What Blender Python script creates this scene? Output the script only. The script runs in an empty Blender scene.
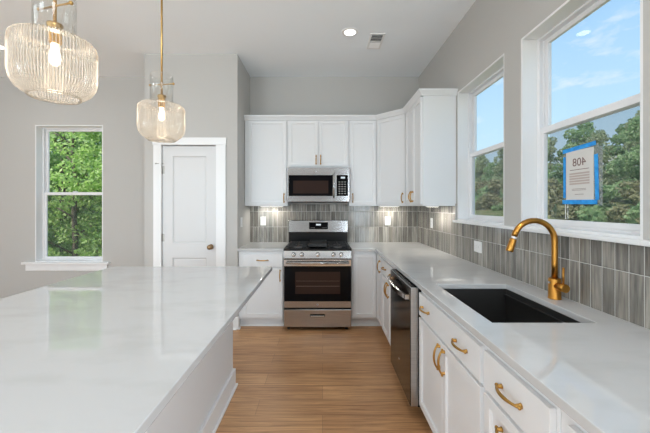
import bpy, bmesh, math, random
import numpy as np
from mathutils import Vector, Matrix

PI = math.pi
S = bpy.context.scene
COL = S.collection

# ------------------------------------------------------------------ camera
XW, YB, HC = 1.285, 4.27, 3.12          # right wall plane, back wall plane, ceiling height
cam_d = bpy.data.cameras.new('camera')
cam = bpy.data.objects.new('camera', cam_d)
COL.objects.link(cam)
cam.location = (0, 0, 1.397)
cam.rotation_euler = (PI/2, 0, 0)
cam_d.sensor_width = 36
cam_d.lens = 36*320/650
cam_d.shift_x = 2.5/650
cam_d.shift_y = -10.5/650
cam_d.clip_start = 0.02
cam_d.clip_end = 500
S.camera = cam

# ------------------------------------------------------------------ colour management
S.view_settings.view_transform = 'Standard'
S.view_settings.look = 'None'
S.view_settings.exposure = 0.40
S.view_settings.gamma = 1.0
S.view_settings.use_curve_mapping = False

# ------------------------------------------------------------------ sky
w = bpy.data.worlds.new('sky')
S.world = w
w.use_nodes = True
nt = w.node_tree
nt.nodes.clear()
def nd(t, kind, **kw):
    n = t.nodes.new(kind)
    for k, v in kw.items():
        if k == 'op': n.operation = v
        elif hasattr(n, k) and k not in n.inputs: setattr(n, k, v)
        else: n.inputs[k].default_value = v
    return n
def lk(t, a, ao, b, bi): t.links.new(a.outputs[ao], b.inputs[bi])
tc = nd(nt, 'ShaderNodeTexCoord')
sep = nd(nt, 'ShaderNodeSeparateXYZ'); lk(nt, tc, 'Generated', sep, 0)
grad = nd(nt, 'ShaderNodeValToRGB'); lk(nt, sep, 'Z', grad, 0)
e = grad.color_ramp.elements
e[0].position = 0.0; e[0].color = (.70, .86, .98, 1)
e[1].position = 0.55; e[1].color = (.30, .56, .90, 1)
m_ = e.new(.20); m_.color = (.52, .77, .97, 1)
cm = nd(nt, 'ShaderNodeMapping'); cm.inputs['Scale'].default_value = (2.2, 2.2, 6.0)
lk(nt, tc, 'Generated', cm, 0)
cn = nd(nt, 'ShaderNodeTexNoise', Scale=2.3, Detail=6.0, Roughness=.6); lk(nt, cm, 0, cn, 'Vector')
cr = nd(nt, 'ShaderNodeValToRGB'); lk(nt, cn, 0, cr, 0)
cr.color_ramp.elements[0].position = .56; cr.color_ramp.elements[0].color = (0, 0, 0, 1)
cr.color_ramp.elements[1].position = .72; cr.color_ramp.elements[1].color = (.8, .8, .8, 1)
mx = nd(nt, 'ShaderNodeMixRGB'); lk(nt, cr, 0, mx, 0); lk(nt, grad, 0, mx, 1)
mx.inputs[2].default_value = (.93, .95, .98, 1)
bg = nd(nt, 'ShaderNodeBackground', Strength=.86); lk(nt, mx, 0, bg, 0)
wo = nd(nt, 'ShaderNodeOutputWorld'); lk(nt, bg, 0, wo, 0)

# ------------------------------------------------------------------ sun, and added fill lamps standing in for daylight at invented openings
sd = bpy.data.lights.new('sun', 'SUN'); sd.energy = 5.4; sd.angle = .02; sd.color = (1, .95, .86)
sun = bpy.data.objects.new('sun', sd); COL.objects.link(sun)
sun.rotation_euler = Vector((.50, .42, -.76)).to_track_quat('-Z', 'Y').to_euler()
def area(name, loc, aim, sx, sy, power, color=(1, 1, 1), spread=PI):
    d = bpy.data.lights.new(name, 'AREA'); d.shape = 'RECTANGLE'; d.size = sx; d.size_y = sy
    d.energy = power; d.color = color; d.spread = spread
    o = bpy.data.objects.new(name, d); COL.objects.link(o); o.location = loc
    o.rotation_euler = Vector(aim).to_track_quat('-Z', 'Z').to_euler()
    return o
area('fill_rear', (-3.85, -4.93, 1.35), (.1, 1, .45), 2.9, 2.3, 135, (.79, .91, 1))
area('fill_living', (-5.43, -1.2, 1.4), (1, 0, .45), 3.5, 2.2, 56, (.79, .91, 1))
area('fill_right', (1.33, -2.15, 1.75), (-1, .15, .10), 3.3, 1.4, 215, (.79, .91, 1))

S.cycles.max_bounces = 10
S.cycles.diffuse_bounces = 6
S.cycles.glossy_bounces = 5
S.cycles.transparent_max_bounces = 24
S.cycles.sample_clamp_indirect = 6

# ------------------------------------------------------------------ materials
MATS = {}
def principled(name, col, rough=.5, metal=0, **kw):
    m = bpy.data.materials.new(name); m.use_nodes = True
    b = m.node_tree.nodes['Principled BSDF']
    b.inputs['Base Color'].default_value = (*col, 1)
    b.inputs['Roughness'].default_value = rough
    b.inputs['Metallic'].default_value = metal
    for k, v in kw.items(): b.inputs[k].default_value = v
    MATS[name] = m
    return m, m.node_tree, b
def noise_bump(t, b, scale, strength, dist=.002, vec=None, detail=3):
    n = nd(t, 'ShaderNodeTexNoise', Scale=scale, Detail=detail)
    if vec: t.links.new(vec, n.inputs['Vector'])
    else:
        g = nd(t, 'ShaderNodeNewGeometry'); lk(t, g, 'Position', n, 'Vector')
    bp = nd(t, 'ShaderNodeBump', Strength=strength, Distance=dist); lk(t, n, 0, bp, 'Height')
    lk(t, bp, 0, b, 'Normal')
    return n
def tint_noise(t, b, c1, c2, scale, vec_scale=(1, 1, 1), lo=.35, hi=.65, detail=4):
    g = nd(t, 'ShaderNodeNewGeometry')
    mp = nd(t, 'ShaderNodeMapping'); mp.inputs['Scale'].default_value = vec_scale; lk(t, g, 'Position', mp, 0)
    n = nd(t, 'ShaderNodeTexNoise', Scale=scale, Detail=detail); lk(t, mp, 0, n, 'Vector')
    r = nd(t, 'ShaderNodeValToRGB'); lk(t, n, 0, r, 0)
    r.color_ramp.elements[0].position = lo; r.color_ramp.elements[0].color = (*c1, 1)
    r.color_ramp.elements[1].position = hi; r.color_ramp.elements[1].color = (*c2, 1)
    lk(t, r, 0, b, 'Base Color')
    return n

m, t, b = principled('wall_paint', (.50, .488, .466), .75); noise_bump(t, b, 260, .12)
m, t, b = principled('reflection_dim_paint', (.30, .30, .29), .75); noise_bump(t, b, 260, .12)  # grey put on the unseen rear wall to dim reflections in the steel
m, t, b = principled('ceiling_paint', (.88, .92, .95), .85); noise_bump(t, b, 200, .12)
m, t, b = principled('trim_white', (.82, .82, .82), .35); noise_bump(t, b, 40, .008)
m, t, b = principled('cabinet_white', (.765, .775, .785), .34); noise_bump(t, b, 60, .03)
m, t, b = principled('door_white', (.66, .66, .66), .4); noise_bump(t, b, 60, .03)
m, t, b = principled('vinyl_white', (.80, .80, .81), .3); noise_bump(t, b, 30, .02)
m, t, b = principled('quartz', (.80, .80, .80), .03, **{'IOR': 1.6}); tint_noise(t, b, (.525, .525, .52), (.56, .562, .562), 3.5, (1, 2.2, 1), .36, .5, 8)
m, t, b = principled('brass', (.50, .28, .075), .3, 1); noise_bump(t, b, 90, .04)
m, t, b = principled('brass_pendant', (.50, .32, .12), .32, 1); noise_bump(t, b, 90, .04)
m, t, b = principled('brass_faucet', (.50, .24, .05), .3, 1); noise_bump(t, b, 90, .04)
m, t, b = principled('bronze_knob', (.34, .22, .12), .3, 1); noise_bump(t, b, 90, .04)
m, t, b = principled('hinge_metal', (.42, .40, .37), .35, 1); noise_bump(t, b, 90, .04)
m, t, b = principled('steel', (.50, .50, .505), .17, 1); tint_noise(t, b, (.46, .455, .455), (.545, .54, .54), 6, (1, 1, 60))
m, t, b = principled('steel_side', (.50, .50, .50), .33, 1); tint_noise(t, b, (.46, .46, .46), (.54, .54, .54), 6, (1, 1, 60))
m, t, b = principled('steel_dark', (.20, .19, .185), .16, 1); tint_noise(t, b, (.09, .085, .08), (.13, .125, .12), 6, (1, 1, 60))
m, t, b = principled('black_glass', (.005, .005, .006), .05, **{'Specular IOR Level': .10}); noise_bump(t, b, 4, .01)
m, t, b = principled('oven_window', (.035, .020, .016), .08, **{'Specular IOR Level': .2}); noise_bump(t, b, 4, .01)
m, t, b = principled('black_enamel', (.010, .010, .010), .22, **{'Specular IOR Level': .25}); noise_bump(t, b, 30, .03)
m, t, b = principled('cast_iron', (.018, .018, .018), .55); noise_bump(t, b, 160, .3)
m, t, b = principled('burner_metal', (.30, .29, .28), .4, 1); noise_bump(t, b, 160, .1)
m, t, b = principled('rack_metal', (.20, .15, .13), .4, 1); noise_bump(t, b, 160, .1)
m, t, b = principled('sink_black', (.022, .021, .020), .42); noise_bump(t, b, 400, .12)
m, t, b = principled('rubber_black', (.015, .015, .015), .6); noise_bump(t, b, 100, .1)
m, t, b = principled('plastic_white', (.82, .82, .81), .35); noise_bump(t, b, 60, .02)
m, t, b = principled('plastic_slot', (.10, .10, .10), .5); noise_bump(t, b, 60, .02)
m, t, b = principled('knob_silver', (.72, .71, .70), .25, 1); noise_bump(t, b, 60, .02)
m, t, b = principled('vent_dark', (.12, .12, .12), .6); noise_bump(t, b, 60, .02)
m, t, b = principled('paper', (.66, .64, .61), .8); noise_bump(t, b, 30, .05)
m, t, b = principled('paper_block', (.48, .40, .36), .8); noise_bump(t, b, 30, .05)
m, t, b = principled('ink', (.16, .09, .08), .8); noise_bump(t, b, 30, .05)
m, t, b = principled('blue_tape', (.012, .20, .62), .6); tint_noise(t, b, (.012, .24, .66), (.03, .36, .86), 40)
m, t, b = principled('bark', (.14, .11, .085), .9); tint_noise(t, b, (.08, .065, .05), (.22, .18, .14), 6, (3, 3, .5))
m, t, b = principled('soil', (.10, .12, .05), .95); tint_noise(t, b, (.08, .12, .03), (.17, .16, .08), .6)

def emission(name, col, strength):
    m = bpy.data.materials.new(name); m.use_nodes = True; t = m.node_tree; t.nodes.clear()
    em = nd(t, 'ShaderNodeEmission', Color=(*col, 1), Strength=strength)
    o = nd(t, 'ShaderNodeOutputMaterial'); lk(t, em, 0, o, 0); MATS[name] = m
emission('lamp_lens', (1, .97, .92), 1.8)
emission('bulb_glow', (1, .86, .66), 4)
emission('strip_glow', (1, .96, .88), 5)
emission('display_glow', (.75, .85, .9), .7)

def glass_mix(name, tint, refl_lo, refl_hi, rough=.0, extra=None, extra_fac=0.0):
    """thin clear sheet: straight-through transmission with a Fresnel-like reflection"""
    m = bpy.data.materials.new(name); m.use_nodes = True; t = m.node_tree; t.nodes.clear()
    tr = nd(t, 'ShaderNodeBsdfTransparent', Color=(*tint, 1))
    gl = nd(t, 'ShaderNodeBsdfGlossy', Roughness=rough)
    lw = nd(t, 'ShaderNodeLayerWeight', Blend=.25)
    mr = nd(t, 'ShaderNodeMapRange'); lk(t, lw, 'Facing', mr, 0)
    mr.inputs['To Min'].default_value = refl_lo; mr.inputs['To Max'].default_value = refl_hi
    mx = nd(t, 'ShaderNodeMixShader'); lk(t, mr, 0, mx, 0); lk(t, tr, 0, mx, 1); lk(t, gl, 0, mx, 2)
    out = nd(t, 'ShaderNodeOutputMaterial')
    if extra:
        df = nd(t, 'ShaderNodeBsdfDiffuse', Color=(*extra, 1))
        tl = nd(t, 'ShaderNodeBsdfTranslucent', Color=(*extra, 1))
        ad = nd(t, 'ShaderNodeMixShader', Fac=.5); lk(t, df, 0, ad, 1); lk(t, tl, 0, ad, 2)
        lw2 = nd(t, 'ShaderNodeLayerWeight', Blend=.5)
        mr2 = nd(t, 'ShaderNodeMapRange'); lk(t, lw2, 'Facing', mr2, 0)
        mr2.inputs['To Min'].default_value = extra_fac*.45; mr2.inputs['To Max'].default_value = min(1, extra_fac*1.9)
        m2 = nd(t, 'ShaderNodeMixShader'); lk(t, mr2, 0, m2, 0); lk(t, mx, 0, m2, 1); lk(t, ad, 0, m2, 2)
        lk(t, m2, 0, out, 0)
    else: lk(t, mx, 0, out, 0)
    MATS[name] = m
glass_mix('window_glass', (.985, .99, .99), .003, .07)
glass_mix('clear_glass', (.98, .98, .97), .03, .55)
def ribbed(name, nr):
    m = bpy.data.materials.new(name); m.use_nodes = True; t = m.node_tree; t.nodes.clear()
    c = nd(t, 'ShaderNodeTexCoord'); sp = nd(t, 'ShaderNodeSeparateXYZ'); lk(t, c, 'Object', sp, 0)
    at = nd(t, 'ShaderNodeMath', op='ARCTAN2'); lk(t, sp, 'Y', at, 0); lk(t, sp, 'X', at, 1)
    mu = nd(t, 'ShaderNodeMath', op='MULTIPLY'); lk(t, at, 0, mu, 0); mu.inputs[1].default_value = nr
    co = nd(t, 'ShaderNodeMath', op='COSINE'); lk(t, mu, 0, co, 0)
    mr = nd(t, 'ShaderNodeMapRange'); lk(t, co, 0, mr, 0)
    for k_, v_ in (('From Min', -.6), ('From Max', 1.0), ('To Min', .03), ('To Max', .42)): mr.inputs[k_].default_value = v_
    tr = nd(t, 'ShaderNodeBsdfTransparent', Color=(.96, .93, .88, 1))
    gl = nd(t, 'ShaderNodeBsdfGlossy', Roughness=.12)
    lw = nd(t, 'ShaderNodeLayerWeight', Blend=.35)
    m0 = nd(t, 'ShaderNodeMixShader'); lk(t, lw, 'Fresnel', m0, 0); lk(t, tr, 0, m0, 1); lk(t, gl, 0, m0, 2)
    df = nd(t, 'ShaderNodeBsdfDiffuse', Color=(.84, .78, .71, 1)); tl = nd(t, 'ShaderNodeBsdfTranslucent', Color=(.84, .78, .71, 1))
    ad = nd(t, 'ShaderNodeMixShader', Fac=.4); lk(t, df, 0, ad, 1); lk(t, tl, 0, ad, 2)
    m1 = nd(t, 'ShaderNodeMixShader'); lk(t, mr, 0, m1, 0); lk(t, m0, 0, m1, 1); lk(t, ad, 0, m1, 2)
    o = nd(t, 'ShaderNodeOutputMaterial'); lk(t, m1, 0, o, 0); MATS[name] = m
ribbed('ribbed_glass', 84)
glass_mix('plastic_sleeve', (.90, .92, .92), .05, .3, .15, (.7, .7, .7), .22)
glass_mix('insect_screen', (.86, .86, .86), .0, .0, .5, (.30, .30, .29), .12)

def leaf_mat(name, c1, c2, c3):
    m = bpy.data.materials.new(name); m.use_nodes = True; t = m.node_tree; t.nodes.clear()
    g = nd(t, 'ShaderNodeNewGeometry')
    r = nd(t, 'ShaderNodeValToRGB'); lk(t, g, 'Random Per Island', r, 0)
    e = r.color_ramp.elements
    e[0].color = (*c1, 1); e[1].color = (*c3, 1); k = e.new(.5); k.color = (*c2, 1)
    d = nd(t, 'ShaderNodeBsdfDiffuse'); tl = nd(t, 'ShaderNodeBsdfTranslucent')
    lk(t, r, 0, d, 0); lk(t, r, 0, tl, 0)
    x = nd(t, 'ShaderNodeMixShader', Fac=.5); lk(t, d, 0, x, 1); lk(t, tl, 0, x, 2)
    o = nd(t, 'ShaderNodeOutputMaterial'); lk(t, x, 0, o, 0); MATS[name] = m
leaf_mat('leaf_bright', (.28, .46, .12), (.42, .60, .20), (.64, .78, .40))
leaf_mat('leaf_mid', (.20, .34, .13), (.30, .46, .20), (.50, .64, .36))
leaf_mat('leaf_far', (.24, .38, .18), (.33, .47, .25), (.45, .58, .34))
leaf_mat('leaf_far_dull', (.29, .36, .20), (.38, .44, .27), (.48, .53, .36))
leaf_mat('leaf_dark', (.17, .29, .13), (.24, .37, .18), (.32, .46, .25))

# floor planks, running left to right
m, t, b = principled('floor_planks', (.4, .25, .13), .38)
g = nd(t, 'ShaderNodeNewGeometry')
sp = nd(t, 'ShaderNodeSeparateXYZ'); lk(t, g, 'Position', sp, 0)
br = nd(t, 'ShaderNodeTexBrick', offset=.37, offset_frequency=2, Scale=1.0)
br.inputs['Mortar Size'].default_value = .0012; br.inputs['Brick Width'].default_value = 1.22; br.inputs['Row Height'].default_value = .178
br.inputs['Color1'].default_value = (.56, .31, .145, 1); br.inputs['Color2'].default_value = (.66, .38, .185, 1); br.inputs['Mortar'].default_value = (.30, .165, .08, 1)
lk(t, g, 'Position', br, 'Vector')
mp = nd(t, 'ShaderNodeMapping'); mp.inputs['Scale'].default_value = (.8, 22, 1); lk(t, g, 'Position', mp, 0)
gn = nd(t, 'ShaderNodeTexNoise', Scale=2.2, Detail=9.0, Roughness=.68, Distortion=1.1); lk(t, mp, 0, gn, 'Vector')
gr = nd(t, 'ShaderNodeValToRGB'); lk(t, gn, 0, gr, 0)
gr.color_ramp.elements[0].position = .30; gr.color_ramp.elements[0].color = (.46, .36, .30, 1)
gr.color_ramp.elements[1].position = .62; gr.color_ramp.elements[1].color = (1.06, 1.06, 1.06, 1)
mu = nd(t, 'ShaderNodeMixRGB', blend_type='MULTIPLY'); mu.inputs[0].default_value = 1
lk(t, br, 0, mu, 1); lk(t, gr, 0, mu, 2); lk(t, mu, 0, b, 'Base Color')
bp = nd(t, 'ShaderNodeBump', Strength=.15, Distance=.002); lk(t, gn, 0, bp, 'Height'); lk(t, bp, 0, b, 'Normal')

# stacked vertical glazed tiles; axis = which world axis runs along the wall
def tile_mat(name, axis, off, cols):
    m, t, b = principled(name, (.4, .4, .4), .13)
    g = nd(t, 'ShaderNodeNewGeometry')
    sp = nd(t, 'ShaderNodeSeparateXYZ'); lk(t, g, 'Position', sp, 0)
    def M(op, a, b_=None):
        n = nd(t, 'ShaderNodeMath', op=op)
        for i, v in enumerate((a, b_)):
            if v is None: continue
            if isinstance(v, (int, float)): n.inputs[i].default_value = v
            else: t.links.new(v, n.inputs[i])
        return n.outputs[0]
    TW, TH = .064, .2055
    u = M('DIVIDE', M('ADD', sp.outputs[axis], off), TW)
    v = M('DIVIDE', M('SUBTRACT', sp.outputs['Z'], .914), TH)
    iu, iv = M('FLOOR', u), M('FLOOR', v)
    fu, fv = M('FRACT', u), M('FRACT', v)
    cv = nd(t, 'ShaderNodeCombineXYZ'); t.links.new(iu, cv.inputs[0]); t.links.new(iv, cv.inputs[1])
    wn = nd(t, 'ShaderNodeTexWhiteNoise', noise_dimensions='2D'); lk(t, cv, 0, wn, 'Vector')
    ramp = nd(t, 'ShaderNodeValToRGB'); lk(t, wn, 'Value', ramp, 0)
    e = ramp.color_ramp.elements
    e[0].color = (*cols[0], 1); e[1].color = (*cols[-1], 1)
    for k in range(1, len(cols)-1):
        q = e.new(k/(len(cols)-1)); q.color = (*cols[k], 1)
    # vertical streaks in the glaze, different in every tile
    c2 = nd(t, 'ShaderNodeCombineXYZ')
    t.links.new(M('ADD', M('MULTIPLY', u, 2.6), M('MULTIPLY', wn.outputs['Value'], 37.0)), c2.inputs[0])
    t.links.new(M('ADD', M('MULTIPLY', v, .55), M('MULTIPLY', wn.outputs['Value'], 91.0)), c2.inputs[1])
    ns = nd(t, 'ShaderNodeTexNoise', Scale=1.5, Detail=5.0, Roughness=.55); lk(t, c2, 0, ns, 'Vector')
    rs = nd(t, 'ShaderNodeValToRGB'); lk(t, ns, 0, rs, 0)
    rs.color_ramp.elements[0].position = .3; rs.color_ramp.elements[0].color = (.58, .58, .59, 1)
    rs.color_ramp.elements[1].position = .72; rs.color_ramp.elements[1].color = (1.75, 1.72, 1.66, 1)
    mu = nd(t, 'ShaderNodeMixRGB', blend_type='MULTIPLY'); mu.inputs[0].default_value = 1
    lk(t, ramp, 0, mu, 1); lk(t, rs, 0, mu, 2)
    gu = M('MULTIPLY', M('MINIMUM', fu, M('SUBTRACT', 1, fu)), TW)
    gv = M('MULTIPLY', M('MINIMUM', fv, M('SUBTRACT', 1, fv)), TH)
    dist = M('MINIMUM', gu, gv)
    grout = M('LESS_THAN', dist, .0014)
    mg = nd(t, 'ShaderNodeMixRGB'); t.links.new(grout, mg.inputs[0]); lk(t, mu, 0, mg, 1); mg.inputs[2].default_value = (.58, .57, .54, 1)
    lk(t, mg, 0, b, 'Base Color')
    mr = nd(t, 'ShaderNodeMapRange'); t.links.new(grout, mr.inputs[0])
    mr.inputs['To Min'].default_value = .13; mr.inputs['To Max'].default_value = .8; lk(t, mr, 0, b, 'Roughness')
    sm = nd(t, 'ShaderNodeMapRange'); t.links.new(dist, sm.inputs[0]); sm.inputs['From Max'].default_value = .005
    hh = M('ADD', sm.outputs[0], M('MULTIPLY', ns.outputs[0], .35))
    bp = nd(t, 'ShaderNodeBump', Strength=.5, Distance=.003); t.links.new(hh, bp.inputs['Height']); lk(t, bp, 0, b, 'Normal')
TC = [(.11, .106, .097), (.215, .20, .178), (.15, .142, .128), (.30, .285, .257), (.18, .166, .147), (.25, .235, .21), (.125, .121, .11), (.36, .345, .315)]
tile_mat('tile_back', 'X', .021, TC)
tile_mat('tile_side', 'Y', .013, TC)

# ------------------------------------------------------------------ mesh helpers
class MB:
    def __init__(s): s.bm = bmesh.new()
    def box(s, x0, x1, y0, y1, z0, z1, mat=None):
        vs = [s.bm.verts.new(p) for p in ((x0,y0,z0),(x1,y0,z0),(x1,y1,z0),(x0,y1,z0),(x0,y0,z1),(x1,y0,z1),(x1,y1,z1),(x0,y1,z1))]
        if mat is not None:
            for v in vs: v.co = mat @ v.co
        for f in ((3,2,1,0),(4,5,6,7),(0,1,5,4),(1,2,6,5),(2,3,7,6),(3,0,4,7)):
            s.bm.faces.new([vs[i] for i in f])
        return s
    def tube(s, pts, radii, seg=12, caps=True):
        pts = [Vector(p) for p in pts]
        if isinstance(radii, (int, float)): radii = [radii]*len(pts)
        rings = []
        up = None
        for i, p in enumerate(pts):
            d = (pts[min(i+1, len(pts)-1)] - pts[max(i-1, 0)]).normalized()
            if up is None:
                up = Vector((0, 0, 1)) if abs(d.z) < .9 else Vector((1, 0, 0))
            a = d.cross(up)
            if a.length < 1e-5: a = d.cross(Vector((0, 1, 0)))
            a.normalize(); bb = d.cross(a).normalized(); up = a.cross(d)
            rings.append([s.bm.verts.new(p + radii[i]*(math.cos(2*PI*k/seg)*a + math.sin(2*PI*k/seg)*bb)) for k in range(seg)])
        for r0, r1 in zip(rings, rings[1:]):
            for k in range(seg):
                f = s.bm.faces.new((r0[k], r0[(k+1) % seg], r1[(k+1) % seg], r1[k])); f.smooth = True
        if caps:
            s.bm.faces.new(rings[0][::-1]); s.bm.faces.new(rings[-1])
        return s
    def cyl(s, p0, p1, r0, r1=None, seg=20):
        return s.tube([p0, p1], [r0, r0 if r1 is None else r1], seg)
    def lathe(s, prof, origin=(0, 0, 0), seg=40, axis='Z', rib=None, close=False, smooth=True):
        ox, oy, oz = origin; rings = []
        for (r, h) in prof:
            ring = []
            for k in range(seg):
                a = 2*PI*k/seg
                rr = r*(1 + (rib[1]*math.cos(rib[0]*a) if rib else 0))
                u, v = rr*math.cos(a), rr*math.sin(a)
                p = (ox+u, oy+v, oz+h) if axis == 'Z' else ((ox+u, oy+h, oz+v) if axis == 'Y' else (ox+h, oy+u, oz+v))
                ring.append(s.bm.verts.new(p))
            rings.append(ring)
        pairs = list(zip(rings, rings[1:])) + ([(rings[-1], rings[0])] if close else [])
        for r0, r1 in pairs:
            for k in range(seg):
                f = s.bm.faces.new((r0[k], r0[(k+1) % seg], r1[(k+1) % seg], r1[k])); f.smooth = smooth
        if not close:
            if prof[0][0] > 0: s.bm.faces.new(rings[0][::-1])
            if prof[-1][0] > 0: s.bm.faces.new(rings[-1])
        return s
    def ball(s, c, r, seg=14, sz=1.0):
        return s.lathe([(max(1e-4, r*math.sin(PI*k/8)), -r*sz*math.cos(PI*k/8)) for k in range(9)], c, seg)
    def prism(s, poly, z0, z1):
        a = [s.bm.verts.new((x, y, z0)) for x, y in poly]; c = [s.bm.verts.new((x, y, z1)) for x, y in poly]
        n = len(poly)
        s.bm.faces.new(a[::-1]); s.bm.faces.new(c)
        for i in range(n): s.bm.faces.new((a[i], a[(i+1) % n], c[(i+1) % n], c[i]))
        return s
    def extrude_x(s, poly, x0, x1):
        a = [s.bm.verts.new((x0, y, z)) for y, z in poly]; c = [s.bm.verts.new((x1, y, z)) for y, z in poly]
        n = len(poly)
        s.bm.faces.new(a); s.bm.faces.new(c[::-1])
        for i in range(n): s.bm.faces.new((a[i], c[i], c[(i+1) % n], a[(i+1) % n]))
        return s
    def cells(s, us, vs, skip, w0, w1, fn):
        """slab of rectangular cells with holes; fn(u, v, w) -> xyz"""
        grid = {}
        def V(i, j, k):
            if (i, j, k) not in grid: grid[i, j, k] = s.bm.verts.new(fn(us[i], vs[j], (w0, w1)[k]))
            return grid[i, j, k]
        on = lambda i, j: 0 <= i < len(us)-1 and 0 <= j < len(vs)-1 and (i, j) not in skip
        for i in range(len(us)-1):
            for j in range(len(vs)-1):
                if not on(i, j): continue
                for k in (0, 1):
                    q = [V(i, j, k), V(i+1, j, k), V(i+1, j+1, k), V(i, j+1, k)]
                    s.bm.faces.new(q)
                for (di, dj, e0, e1) in ((-1, 0, (i, j), (i, j+1)), (1, 0, (i+1, j), (i+1, j+1)), (0, -1, (i, j), (i+1, j)), (0, 1, (i, j+1), (i+1, j+1))):
                    if not on(i+di, j+dj):
                        s.bm.faces.new((V(*e0, 0), V(*e1, 0), V(*e1, 1), V(*e0, 1)))
        bmesh.ops.recalc_face_normals(s.bm, faces=s.bm.faces)
        return s
    def shaker(s, w, h, t=.02, rail=.057, dep=.011):
        """recessed-panel front: x 0..w, z 0..h, front face at y = -t"""
        s.box(0, w, -t, 0, 0, h)
        s.bm.faces.ensure_lookup_table()
        s.bm.normal_update()
        f = [f for f in s.bm.faces if all(abs(v.co.y+t) < 1e-6 for v in f.verts)]
        bmesh.ops.inset_region(s.bm, faces=f, thickness=rail, depth=0)
        bmesh.ops.inset_region(s.bm, faces=f, thickness=.003, depth=-dep)
        return s
    def build(s, name, mat, parent=None, loc=(0, 0, 0), rot=(0, 0, 0), bevel=0, normals=True):
        if normals: bmesh.ops.recalc_face_normals(s.bm, faces=s.bm.faces)
        me = bpy.data.meshes.new(name); s.bm.to_mesh(me); s.bm.free()
        return link(name, me, mat, parent, loc, rot, bevel)
def link(name, me, mat, parent=None, loc=(0, 0, 0), rot=(0, 0, 0), bevel=0):
    if mat and not me.materials: me.materials.append(MATS[mat])
    o = bpy.data.objects.new(name, me); COL.objects.link(o)
    o.location = loc; o.rotation_euler = rot
    if parent: o.parent = parent
    if bevel:
        bv = o.modifiers.new('bevel', 'BEVEL'); bv.width = bevel; bv.segments = 2; bv.limit_method = 'ANGLE'; bv.angle_limit = .6
    return o
def thing(name, label, cat, loc=(0, 0, 0), rz=0, group=None):
    o = bpy.data.objects.new(name, None); COL.objects.link(o)
    o.location = loc; o.rotation_euler = (0, 0, rz); o.empty_display_size = .1
    return tag(o, label, cat, group)
def tag(o, label, cat, group=None):
    o['label'] = label; o['category'] = cat
    if group: o['group'] = group
    return o
def struct(o): o['kind'] = 'structure'; return o
def copy_tree(o, parent=None):
    c = o.copy(); COL.objects.link(c)
    if parent: c.parent = parent
    for ch in list(o.children): copy_tree(ch, c)
    return c
RR = -PI/2     # units along the right wall face -X

# ------------------------------------------------------------------ room shell
XL, YR, WT = -5.5, -5.0, .16
struct(MB().box(XL, XW+WT, YR, YB+WT, -.05, 0).build('floor', 'floor_planks'))
struct(MB().box(XL, XW+WT, YR, YB+WT, HC, HC+.1).build('ceiling', 'ceiling_paint'))
# back wall with the living-room window
WX0, WX1, WZ0, WZ1 = -3.836, -2.929, .65, 2.478
struct(MB().cells([XL, WX0, WX1, XW+WT], [0, WZ0, WZ1, HC], {(1, 1)}, YB, YB+WT, lambda u, v, q: (u, q, v)).build('wall_back', 'wall_paint'))
# right wall: two windows over the sink, one opening added behind the camera for a fill lamp
AY0, AY1, BY0, BY1, RZ0, RZ1 = 2.262, 3.05, 1.283, 2.075, 1.26, 2.48
struct(MB().cells([YR, -3.9, -.40, BY0, BY1, AY0, AY1, YB], [0, 1.0, RZ0, RZ1, HC], {(3, 2), (5, 2), (1, 1), (1, 2)}, XW, XW+WT, lambda u, v, q: (q, u, v)).build('wall_right', 'wall_paint'))
struct(MB().cells([YR, -3.0, .6, YB], [0, .2, 2.6, HC], {(1, 1)}, XL-WT, XL, lambda u, v, q: (q, u, v)).build('wall_left', 'wall_paint'))  # unseen opening added for the living-side fill lamp
struct(MB().cells([XL, -5.35, -2.35, XW+WT], [0, .15, 2.55, HC], {(1, 1)}, YR-WT, YR, lambda u, v, q: (u, q, v)).build('wall_front', 'reflection_dim_paint'))  # unseen opening added for the rear fill lamp
# pantry box: front wall with the door opening, and two side walls
PX0, PX1, PY = -2.02, -.965, 3.63
DX0, DX1, DZ = -1.827, -1.200, 2.085
struct(MB().cells([PX0, DX0, DX1, PX1], [0, DZ, HC], {(1, 0)}, PY, PY+.11, lambda u, v, q: (u, q, v)).build('wall_pantry', 'wall_paint'))
struct(MB().box(PX1-.11, PX1, PY+.11, YB, 0, HC).build('wall_pantry_right', 'wall_paint'))
struct(MB().box(PX0, PX0+.11, PY+.11, YB, 0, HC).build('wall_pantry_left', 'wall_paint'))

def baseboard(name, x0, x1, y0, y1, face):
    """board plus a quarter-round shoe along its foot; face = direction it looks ('-Y', '+X')"""
    q = MB()
    if face == '-Y':
        q.extrude_x([(y1, 0), (y1-.016, 0), (y1-.016, .125), (y1-.008, .14), (y1, .14)], x0, x1)
        q.extrude_x([(y1-.016, 0), (y1-.031, 0), (y1-.028, .010), (y1-.016, .019)], x0, x1)
    else:
        q.box(x0, x0+.016, y0, y1, 0, .14); q.box(x0+.016, x0+.030, y0, y1, 0, .018)
    return struct(q.build(name, 'trim_white', bevel=.002))
baseboard('baseboard_back', XL, PX0, 0, YB, '-Y')
baseboard('baseboard_pantry', -1.094, PX1, 0, PY, '-Y')
baseboard('baseboard_pantry_left', PX0, -1.935, 0, PY, '-Y')
baseboard('baseboard_pantry_right', PX1, 0, PY-.016, 3.665, '+X')

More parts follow.
